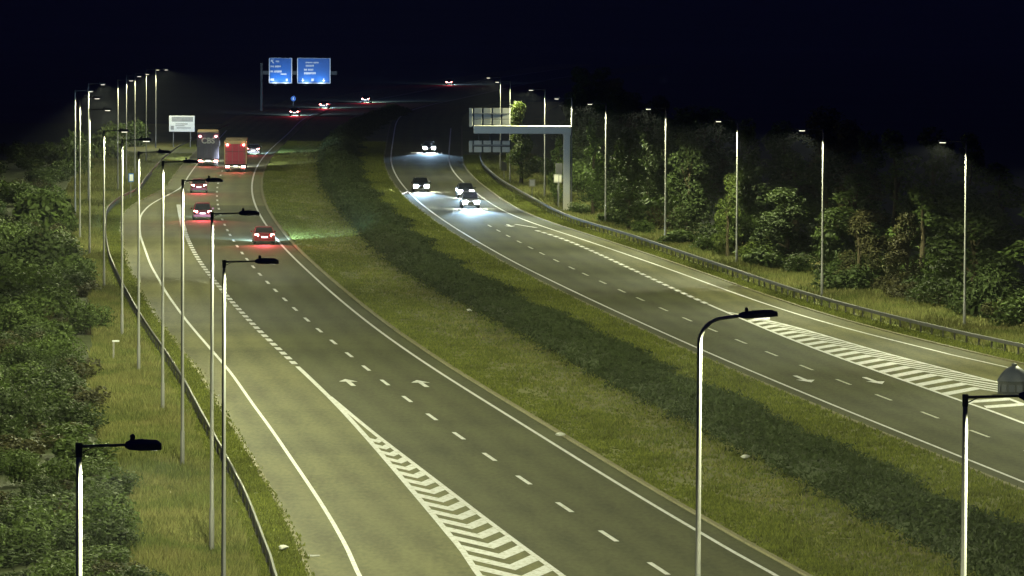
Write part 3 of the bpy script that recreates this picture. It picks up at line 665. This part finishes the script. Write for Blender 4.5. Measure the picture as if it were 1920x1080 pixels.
car('oncoming_car', 'oncoming car with dazzling headlights hugging the median edge line', 790, 360, RC1, False, 'dark', beam=7500)
car('oncoming_car', 'oncoming car with dazzling headlights just behind another in the outer lane', 874, 371, RC2, False, 'dark', beam=5000)
car('oncoming_car', 'oncoming car with dazzling headlights leading in the outer lane, nearest oncoming', 883, 391, RC2, False, 'grey', beam=13000, estate=True)

def lorry(name, label, px, py, f, body, height, logo=None, seams=(), tan=False):
    c = G(px, py, 0.02); hd = heading(f, c.y)
    t = thing(name, label, 'lorry', (c.x, c.y, 0.022), hd)
    L, w = 13.2, 1.275; z0 = 0.98
    box = MB().bbox(-w, w, 0.06, L, z0, height - 0.03, 0.03).build('trailer_body', M[body], t)
    MB().bbox(-w - .004, w + .004, 0.02, L + .004, height - 0.028, height, 0.012).build('trailer_roof', M['roofcover'], box)
    # rear frame and two doors with hinges and lock bars
    fr = M['tanframe'] if tan else M[body]
    for sx in (-1, 1):
        MB().bbox(sx * w - .07, sx * w + .07, -0.02, 0.058, z0 - .06, height - .03, .01).build('corner_post', fr, t)
        d = MB().bbox(min(sx * .012, sx * (w - .08)), max(sx * .012, sx * (w - .08)), 0.0, 0.057, z0, height - .41, .012).build('rear_door', M[body], t)
        for k in (.3, .8): MB().tube([(sx * w * k, -.03, z0 + .05), (sx * w * k, -.03, height - .3)], [.018, .018], 6).build('lock_bar', M['galv'], d)
        for zz_ in (.2, .45, .7): MB().bbox(sx * (w - .16) - .09, sx * (w - .16) + .09, -.022, -.002, z0 + (height - z0) * zz_, z0 + (height - z0) * zz_ + .06, .004).build('hinge', M['galv'], d)
    MB().bbox(-w + .08, w - .08, -0.015, 0.057, height - .40, height - .03, .01).build('roof_header', fr, t)
    MB().bbox(-w, w, -0.04, 0.05, z0 - .22, z0 - .065, .02).build('rear_sill', M['black'], t)
    for (a, b_) in seams: MB().bbox(-w + .1, w - .1, -.012, -.002, a, b_, .003).build('door_rail', M['black'], t)
    # lights: high markers, low clusters, lit plate
    for sx in (-1, 1):
        MB().bbox(sx * (w - .30) - .10, sx * (w - .30) + .10, -.09, -.016, height - .58, height - .42, .02).build('marker_light', M['tail'], t)
        MB().bbox(sx * (w - .32) - .22, sx * (w - .32) + .22, -.06, .04, .62, .75, .02).build('tail_light', M['tail'], t)
        MB().bbox(sx * (w - .3) - .28, sx * (w - .3) + .28, .30, .33, .12, .62, .006).build('mud_flap', M['black'], t)
    MB().bbox(-.27, .27, -.07, -.042, .66, .78, .006).build('number_plate', M['platelit'], t)
    MB().bbox(-w + .05, w - .05, .06, .16, .40, .54, .02).build('underrun_bar', M['galv'], t)
    MB().box(-.5, .5, .2, L - .4, z0 - .22, z0 - .002).build('chassis', M['black'], t)
    for sx in (-1, 1):
        for y in (1.6, 2.9, 4.2, L - 1.2, L + 2.0): wheel(t, sx * 1.03, y, .5, 'lorry')
    # tractor unit ahead
    cab = MB().loft([[(-1.2, L + .55, .75), (1.2, L + .55, .75), (1.2, L + .55, 3.5), (-1.2, L + .55, 3.5)], [(-1.22, L + 1.6, .75), (1.22, L + 1.6, .75), (1.2, L + 1.6, 3.55), (-1.2, L + 1.6, 3.55)],
               [(-1.22, L + 2.6, .45), (1.22, L + 2.6, .45), (1.12, L + 2.45, 3.1), (-1.12, L + 2.45, 3.1)]]).build('cab', PAINT['white'] if body == 'greypaint' else PAINT['red'], t)
    MB().bbox(-1.05, 1.05, L + 2.54, L + 2.60, 1.75, 2.75, .01).build('windscreen', M['glass'], cab)
    MB().box(-.45, .45, L - .3, L + .56, .6, .95).build('tractor_frame', M['black'], t)
    for sx in (-1, 1):
        MB().bbox(sx * 1.42 - .1, sx * 1.42 + .1, L + 2.1, L + 2.25, 2.0, 2.75, .02).tube([(sx * 1.2, L + 2.2, 2.7), (sx * 1.42, L + 2.2, 2.7)], [.02, .02], 6).build('mirror', M['black'], cab)
        MB().bbox(sx * .9 - .15, sx * .9 + .15, L + 2.56, L + 2.64, .8, 1.0, .02).build('headlight', M['headlamp_away'], cab)
    spot(t, (0, L + 2.8, .95), (R(87), 0, 0), 9000, 70, (0.85, 0.92, 1.0), 0.9, 0.6)
    spot(t, (0, -.5, 1.2), (R(60), 0, math.pi), 160, 150, (1.0, .10, .10), .8, .5, 'tail_glow')
    if logo:
        cu = bpy.data.curves.new('logo', 'FONT'); cu.body = logo; cu.size = 0.95; cu.align_x = 'CENTER'; cu.extrude = 0.006; cu.offset = 0.03
        tmp = bpy.data.objects.new('logo_text', cu); COL.objects.link(tmp)
        bpy.context.view_layer.update(); me = bpy.data.meshes.new_from_object(tmp.evaluated_get(bpy.context.evaluated_depsgraph_get()))
        bpy.data.objects.remove(tmp); me.materials.clear(); me.materials.append(M['logo'])
        o = link('lettering', me, box); o.location = (0, -0.055, height - 1.35); o.rotation_euler = (R(90), 0, 0)
    return t
lorry('articulated_lorry', 'red box trailer lorry with tan roof, right of the grey lorry', 441.5, 323, LC2, 'redpaint', 3.75, seams=((2.42, 2.47), (1.2, 1.24)), tan=True)
lorry('articulated_lorry', 'grey box trailer lorry with pale lettering, left of the red lorry', 390, 312, LC1, 'greypaint', 4.2, logo='CBS')

# ------------------------------------------------------------------ plants
def leaves(cent, rad, n, size, squash=1.0, shell=0.55):
    """n leaf quads through the volume of an ellipsoid, denser toward its skin"""
    d = rng.normal(size=(n, 3)); d /= np.linalg.norm(d, axis=1)[:, None]
    r = (shell + (1 - shell) * rng.random(n)) ** 0.7
    r *= 1 + 0.16 * np.sin(d[:, 0] * 7 + cent[0] * 3) * np.cos(d[:, 2] * 6 + cent[1]) + rng.normal(0, .06, n)
    p = np.array(cent) + d * r[:, None] * np.array(rad)
    nrm = d * 0.6 + rng.normal(size=(n, 3)) * 0.7; nrm[:, 2] += 0.35; nrm /= np.linalg.norm(nrm, axis=1)[:, None]
    u = np.cross(nrm, rng.normal(size=(n, 3))); u /= np.linalg.norm(u, axis=1)[:, None]; v = np.cross(nrm, u)
    s = size * rng.uniform(0.6, 1.4, n)[:, None]
    q = np.stack([p - u * s * .5, p + v * s * .32, p + u * s * .6, p - v * s * .32], 1)
    return q.reshape(-1, 3)
def crown_mesh(name, lobes, per, size, m):
    vs_ = [leaves(c, r, int(per * (r[0] * r[2]) ** .8), size) for c, r in lobes]
    v = np.concatenate(vs_); v[:, 2] = np.maximum(v[:, 2], 0.03)
    return npmesh(name, v, 0, m, 4)
def tree_variant(k, h, w, m, per=460, size=0.22):
    lobes = []; rr = random.Random(100 + k)
    nl = rr.randint(11, 15)
    for i in range(nl):
        t = i / (nl - 1); z = h * (0.16 + 0.76 * t); sp = w * (0.95 - 0.75 * abs(t - 0.35) - 0.25 * t)
        a = rr.uniform(0, 6.28) + i * 2.4; q = sp * rr.uniform(.25, .6)
        rad = w * rr.uniform(.26, .44) * (1.1 - .45 * t)
        lobes.append(((q * math.cos(a), q * math.sin(a), z), (rad, rad, rad * rr.uniform(.75, 1.15))))
    crown = crown_mesh('crown', lobes, per, size, m)
    tr = MB().tube([(0, 0, -.05), (.05, .03, h * .2), (-.04, .05, h * .45), (.03, 0, h * .72)], [h * .022, h * .017, h * .012, h * .004], 9)
    for (c, r) in lobes[::2]:
        z0 = max(h * .1, c[2] * .62); tr.tube([(0, 0, z0), (c[0] * .5, c[1] * .5, (z0 + c[2]) / 2 + .1), c], [h * .008, h * .005, h * .002], 6)
    return crown, tr.mesh('trunk', M['bark'])
def shrub_variant(k, m, size=0.115, per=800):
    rr = random.Random(300 + k); lobes = []
    for i in range(rr.randint(6, 9)):
        a = rr.uniform(0, 6.28); q = rr.uniform(0, .75); rad = rr.uniform(.32, .62); lobes.append(((q * math.cos(a), q * math.sin(a), rr.uniform(.3, 1.05)), (rad, rad, rad * rr.uniform(.7, 1.1))))
    crown = crown_mesh('foliage', lobes, per, size, m)
    tr = MB()
    for (c, r) in lobes[:5]: tr.tube([(c[0] * .15, c[1] * .15, -.05), (c[0] * .6, c[1] * .6, c[2] * .5), c], [.035, .02, .006], 6)
    return crown, tr.mesh('stem', M['bark'])
TREES = [tree_variant(0, 10, 3.0, M['leaf_b']), tree_variant(1, 10, 3.6, M['leaf_b']), tree_variant(2, 10, 2.6, M['leaf_a']), tree_variant(3, 10, 3.2, M['leaf_d']), tree_variant(4, 10, 3.0, M['leaf_c'])]
SHRUBS = [shrub_variant(0, M['leaf_a']), shrub_variant(1, M['leaf_a']), shrub_variant(2, M['leaf_b']), shrub_variant(3, M['leaf_d']), shrub_variant(4, M['leaf_c'], .2), shrub_variant(5, M['leaf_a'], .2)]
TONE_S = ('green', 'green', 'dark green', 'brownish', 'bright green', 'olive'); TONE_T = ('dim green', 'broad dim', 'slim olive', 'brownish', 'pale')
LCOL_D = [G(c[2], c[3]).y for c in left_cols]; RCOL_D = [G(c[2], c[3]).y for c in right_cols]
def near(ds, d): return ORD[min(range(len(ds)), key=lambda i: abs(ds[i] - d))]
def plant(name, label, cat, var, parts, x, y, sx, sz, group=None, sink=0.0):
    t = thing(name, label, cat, (x, y, -sink), random.uniform(0, 6.28), group); t.scale = (sx, sx * random.uniform(.9, 1.1), sz)
    link(parts[0], var[0], t); link(parts[1], var[1], t); return t
def tree(label, px, py, top, w, v, group=None):
    b = G(px, py); h = HEIGHT(px, top, b.y); return plant('broadleaf_tree', label, 'tree', TREES[v], ('crown', 'trunk'), b.x, b.y, w / 3.2, h / 10.0, group)
# trees one can tell apart on the right
tree('bright pale-leaved tree rising behind the gantry beam', 977, 346, 188, 3.4, 4)
tree('slim leafy tree directly behind the gantry column', 1046, 384, 250, 1.9, 2)
tree('leafy tree with a ragged left edge right of the gantry column', 1112, 404, 215, 2.6, 2)
tree('bushy tree lit at its foot between the fourth and fifth right lamp columns', 1178, 432, 235, 2.7, 1)
tree('tall dim tree left of the fourth right lamp column', 1215, 425, 190, 2.6, 0)
tree('broad tree just right of the fourth right lamp column', 1290, 448, 240, 2.8, 1)
tree('bright-leaved narrow tree just left of the third right lamp column', 1364, 486, 322, 2.3, 4)
tree('tall dim tree right behind the third right lamp column', 1405, 465, 222, 2.8, 0)
tree('rounded low green tree between the second and third right lamp columns', 1475, 500, 350, 3.6, 1)
tree('brownish dim tree left of the first right lamp column', 1700, 556, 400, 2.4, 3)
tree('low brownish tree right of the second right lamp column', 1610, 540, 395, 2.0, 3)
dark_grp = 'dim trees of the wood behind the right verge'
for (d0, d1, n, o0, o1) in ((250, 330, 12, 9, 22), (330, 460, 18, 9, 24), (460, 640, 16, 8, 24), (640, 860, 8, 10, 26)):
    for i in range(n):
        d = d0 + (d1 - d0) * (i + random.random()) / n; x = float(RB(d)) + random.uniform(o0, o1)
        if x / d * F > 1020: continue
        v = random.choice((0, 0, 1, 2, 3)); o_ = x - float(RB(d))
        plant('broadleaf_tree', '%s tree %s behind the %s right lamp column from the right' % (TONE_T[v], 'close' if o_ < 13 else ('standing' if o_ < 18 else 'deep in the wood'), near(RCOL_D, d)), 'tree', TREES[v], ('crown', 'trunk'), x, d, random.uniform(1.15, 1.8), random.uniform(.7, 1.1), dark_grp)
for i, (px, py, s_, v) in enumerate(((1090, 406, .9, 1), (1150, 425, 1.1, 4), (1205, 446, 1.0, 0), (1275, 462, 1.2, 5), (1330, 478, 1.2, 0), (1440, 508, 1.3, 5), (1500, 520, 1.2, 0), (1560, 530, 1.1, 2), (1640, 552, 1.2, 3), (1690, 566, 1.3, 3), (1745, 575, 1.3, 2), (1780, 583, 1.2, 3), (1850, 596, 1.4, 2), (1900, 606, 1.4, 3), (1590, 536, 1.5, 0), (1420, 492, 1.2, 4))):
    b = G(px, py)
    plant('shrub', 'low %s shrub behind the right barrier, %s from the gantry along the bank' % (TONE_S[v], ORD[i]), 'shrub', SHRUBS[v], ('foliage', 'stem'), b.x, b.y + 3, s_ * 1.5, s_ * .9, 'shrubs on the right bank')
for i in range(46):
    d = 245 + 330 * (i + random.random()) / 46; o_ = random.uniform(5.5, 11); x = float(RB(d)) + o_
    if x / d * F > 1010: continue
    v = random.choice((0, 1, 2, 2, 3, 5)); sw = random.uniform(1.5, 2.6)
    plant('shrub', '%s dim %s shrub under the trees, level with the %s right lamp column' % ('big' if sw > 2 else 'smaller', TONE_S[v], near(RCOL_D, d)), 'shrub', SHRUBS[v], ('foliage', 'stem'), x, d, sw, random.uniform(1.3, 2.6), 'shrubs under the right trees')
# left thicket
zones = [((150, 205, 54), 'low leafy shrub in the thicket at the bottom left', 'shrubs of the bottom left thicket', (1.0, 1.6), (.6, 1.05)),
         ((205, 300, 52), 'leafy shrub in the thicket left of the barrier, mid height of the picture', 'shrubs of the middle left thicket', (1.2, 2.0), (.8, 1.45)),
         ((300, 430, 38), 'rounded shrub in the upper left thicket behind the lamp columns', 'shrubs of the upper left thicket', (1.5, 2.3), (1.0, 1.8)),
         ((430, 640, 34), 'distant shrub on the left verge among the far lamp columns', 'far shrubs on the left verge', (1.7, 2.6), (1.1, 2.0))]
for (d0, d1, n), lab, grp, ws, hs in zones:
    for i in range(n):
        d = d0 + (d1 - d0) * (i + random.random()) / n; sw = random.uniform(*ws)
        edge = float(LS(d)); lim = -0.112 * d
        u = random.random() ** 1.25; x = edge - sw * 0.9 - u * max(2.0, edge - lim)
        v = random.choice((0, 1, 2, 2, 3, 5, 0, 1)); size_ = 'small' if sw < ws[0] + (ws[1] - ws[0]) / 3 else ('large' if sw > ws[1] - (ws[1] - ws[0]) / 3 else 'rounded')
        place = 'beside the dry grass' if u < .25 else ('inside the thicket' if u < .65 else 'at the far left')
        plant('shrub', '%s %s shrub %s, level with the %s left lamp column' % (size_, TONE_S[v], place, near(LCOL_D, d)), 'shrub', SHRUBS[v], ('foliage', 'stem'), x, d, sw, random.uniform(*hs) * random.uniform(.85, 1.1), grp)
for i, (px, py, s_, hgt, lab) in enumerate(((90, 440, 3.2, 3.0, 'big round-topped shrub at the left edge of the lit thicket'), (140, 330, 3.4, 3.4, 'rounded shrub catching light left of the far lamp columns'), (205, 300, 3.0, 3.0, 'yellow-green shrub among the far lamp columns'), (250, 275, 2.6, 2.5, 'small far shrub left of the white sign'), (60, 520, 3.0, 2.8, 'broad dark shrub at the left edge of the picture'))):
    b = G(px, py); plant('shrub', lab, 'shrub', SHRUBS[(5, 0, 4, 1, 2)[i]], ('foliage', 'stem'), b.x, b.y, s_, hgt)

# long dark hedge down the median, one thing: leaves over a dense twig core
hd = thing('median_hedge', 'long low dark green hedge running along the grassy median', 'hedge', (0, 0, 0))
def hedge_w(y): return 4.6
n = 240000
yy = 150 + (900 - 150) * rng.random(n) ** 1.5; u = rng.random(n)
px_ = u * 5.0
lump = 0.74 + 0.20 * np.sin(yy * .62 + 1.7 * np.sin(yy * .21) + px_ * .9) * np.cos(px_ * 1.3 + np.sin(yy * .37)) + 0.14 * np.sin(yy * .113 + 1.0) + 0.10 * np.sin(yy * 1.9 + px_ * 2.3)
wid = 4.4 + .5 * np.sin(yy * .19) + .4 * np.sin(yy * .53)
hx = HL(yy) + 0.1 + u * wid + rng.normal(0, .36, n) + .25 * np.sin(yy * .7)
top = 1.55 * np.clip(u / .22, 0.03, 1) ** .65 * np.clip((1.03 - u) / .70, 0, 1) ** .75 * lump
p = np.stack([hx, yy, top * (0.10 + 0.90 * rng.random(n) ** .6)], 1)
uu = rng.normal(size=(n, 3)); uu[:, 2] = np.abs(uu[:, 2]) * 1.2; uu /= np.linalg.norm(uu, axis=1)[:, None]
vv = np.cross(uu, rng.normal(size=(n, 3))); vv /= np.linalg.norm(vv, axis=1)[:, None]; vv *= 1.6
sz = (.105 * rng.uniform(.6, 1.5, n) * (1 + (yy - 150) / 700))[:, None]
q = np.stack([p - uu * sz * .7, p + vv * sz * .20, p + uu * sz * .9, p - vv * sz * .20], 1).reshape(-1, 3); q[:, 2] = np.maximum(q[:, 2], .02)
tag(link('foliage', npmesh('foliage', q, 0, M['hedge'], 4), hd), kind='stuff')
secs = []
for y in np.arange(140, 905, 5.0):
    x0 = float(HL(y)) + .3; lm = .22 + .06 * math.sin(y * .31 + 2 * math.sin(y * .13))
    secs.append([(x0, y, 0.01), (x0 + .5, y, lm * 2.2), (x0 + 1.6, y, lm * 2.4), (x0 + 3.4, y, lm * 1.0), (x0 + 4.3, y, 0.01)])
MB().loft(secs).build('twig_core', M['hedge'], hd)

# ------------------------------------------------------------------ grass tufts
def tufts(name, label, xy, h, m, w=0.035, nb=4, spread=0.10):
    n = len(xy); base = np.repeat(xy, nb, 0); k = len(base)
    a = rng.uniform(0, 6.28, k); o = rng.normal(0, spread, (k, 2)); hh = np.repeat(h, nb) * rng.uniform(.55, 1.2, k)
    z0 = np.full(k, 0.008); dx, dy = np.cos(a) * w, np.sin(a) * w * 0.3
    bx, by = base[:, 0] + o[:, 0], base[:, 1] + o[:, 1]; lx, ly = rng.normal(0, .3, k) * hh, rng.normal(0, .3, k) * hh
    v = np.stack([np.stack([bx - dx, by - dy, z0], 1), np.stack([bx + dx, by + dy, z0], 1), np.stack([bx + lx, by + ly, z0 + hh], 1)], 1).reshape(-1, 3)
    o = link(name, npmesh(name, v, 0, m, 3)); return tag(o, label, 'grass', kind='stuff')
def region(n, fa, fb, y0, y1, p=1.4):
    y = y0 + (y1 - y0) * rng.random(n) ** p; u = rng.random(n); return np.stack([fa(y) + (fb(y) - fa(y)) * u, y], 1)
rg = region(34000, off(LS, -1.0), off(LB, -0.6), 150, 640)
clump = np.sin(rg[:, 0] * 1.1 + 3 * np.sin(rg[:, 1] * .11)) * np.sin(rg[:, 1] * .17) * .18
tufts('tall_dry_grass', 'tall dry straw-coloured grass between the left shrubs and the barrier', rg, .42 + clump, M['bladedry'], .05)
tufts('verge_grass', 'short green grass on the strip beside the left barrier', region(22000, off(LB, -.6), off(L1, -1.75), 150, 640), np.full(22000, .14), M['blade'], .05)
rg = region(60000, off(L5, 1.25), off(HL, .7), 150, 700)
q_ = (rg[:, 0] - HL(rg[:, 1]) + 4.6) / 1.6 + .8 * np.sin(rg[:, 1] * .13) + .6 * np.sin(rg[:, 1] * .41 + rg[:, 0])
rg = rg[rng.random(len(rg)) > .72 * np.clip(q_, 0, 1)]
tufts('median_grass', 'short green grass on the near side of the median', rg, .13 + .06 * np.sin(rg[:, 0] * 1.7) * np.sin(rg[:, 1] * .2), M['blade'], .05)
rg = region(9000, off(HL, -4.2), off(HL, .5), 150, 700)
tufts('dry_median_grass', 'thin dry brownish grass along the near foot of the median hedge', rg, np.full(len(rg), .17), M['bladedry'], .045)
rg = region(24000, off(HL, 4.6), off(R1, -1.0), 150, 700)
tufts('median_grass', 'dim grass on the far side of the median hedge', rg, np.full(len(rg), .16), M['blade'], .05)
rg = region(20000, off(RB, .3), off(RB, 7.5), 230, 640)
tufts('tall_dry_grass', 'tall dry grass between the right barrier and the trees', rg, .40 + .2 * np.sin(rg[:, 0]) * np.sin(rg[:, 1] * .15), M['bladedry'], .06)
tufts('verge_grass', 'short green grass between the right kerb and the barrier', region(12000, off(R5, 1.9), RB, 230, 640), np.full(12000, .14), M['blade'], .05)
for (px, py, lab) in ((1050, 822, 'scrap of white litter on the median kerb'), (880, 587, 'scrap of white litter in the grass left of the hedge'), (1397, 864, 'scrap of white litter beside the hedge, right of the swan neck lamp'), (530, 1036, 'scrap of white litter on the left verge beside the barrier')):
    b = G(px, py); r = random.Random(px); me = MB().lathe([(.02, 0), (.15, .03), (.17, .10), (.09, .16), (.02, .17)], 7); me.v = [(x * r.uniform(.6, 1.5), y * r.uniform(.6, 1.3), z) for x, y, z in me.v]
    tag(me.build('litter', M['litter'], loc=(b.x, b.y, .11)), lab, 'litter')

# ------------------------------------------------------------------ haze volume added to lift the darks and glow round lights
hz = MB().box(-3450, 3450, -250, 4050, -3.0, 40.0)
hm = bpy.data.materials.new('fill_haze'); hm.use_nodes = True; nt = hm.node_tree
nt.nodes.remove(nt.nodes['Principled BSDF'])
pv = nt.nodes.new('ShaderNodeVolumePrincipled'); pv.inputs['Color'].default_value = (0.80, 0.87, 1.0, 1); pv.inputs['Density'].default_value = HAZE
pv.inputs['Anisotropy'].default_value = 0.25
nt.links.new(pv.outputs[0], nt.nodes['Material Output'].inputs['Volume'])
tag(hz.build('haze', hm), 'thin haze added over the motorway to lift the darks', 'haze', kind='stuff')
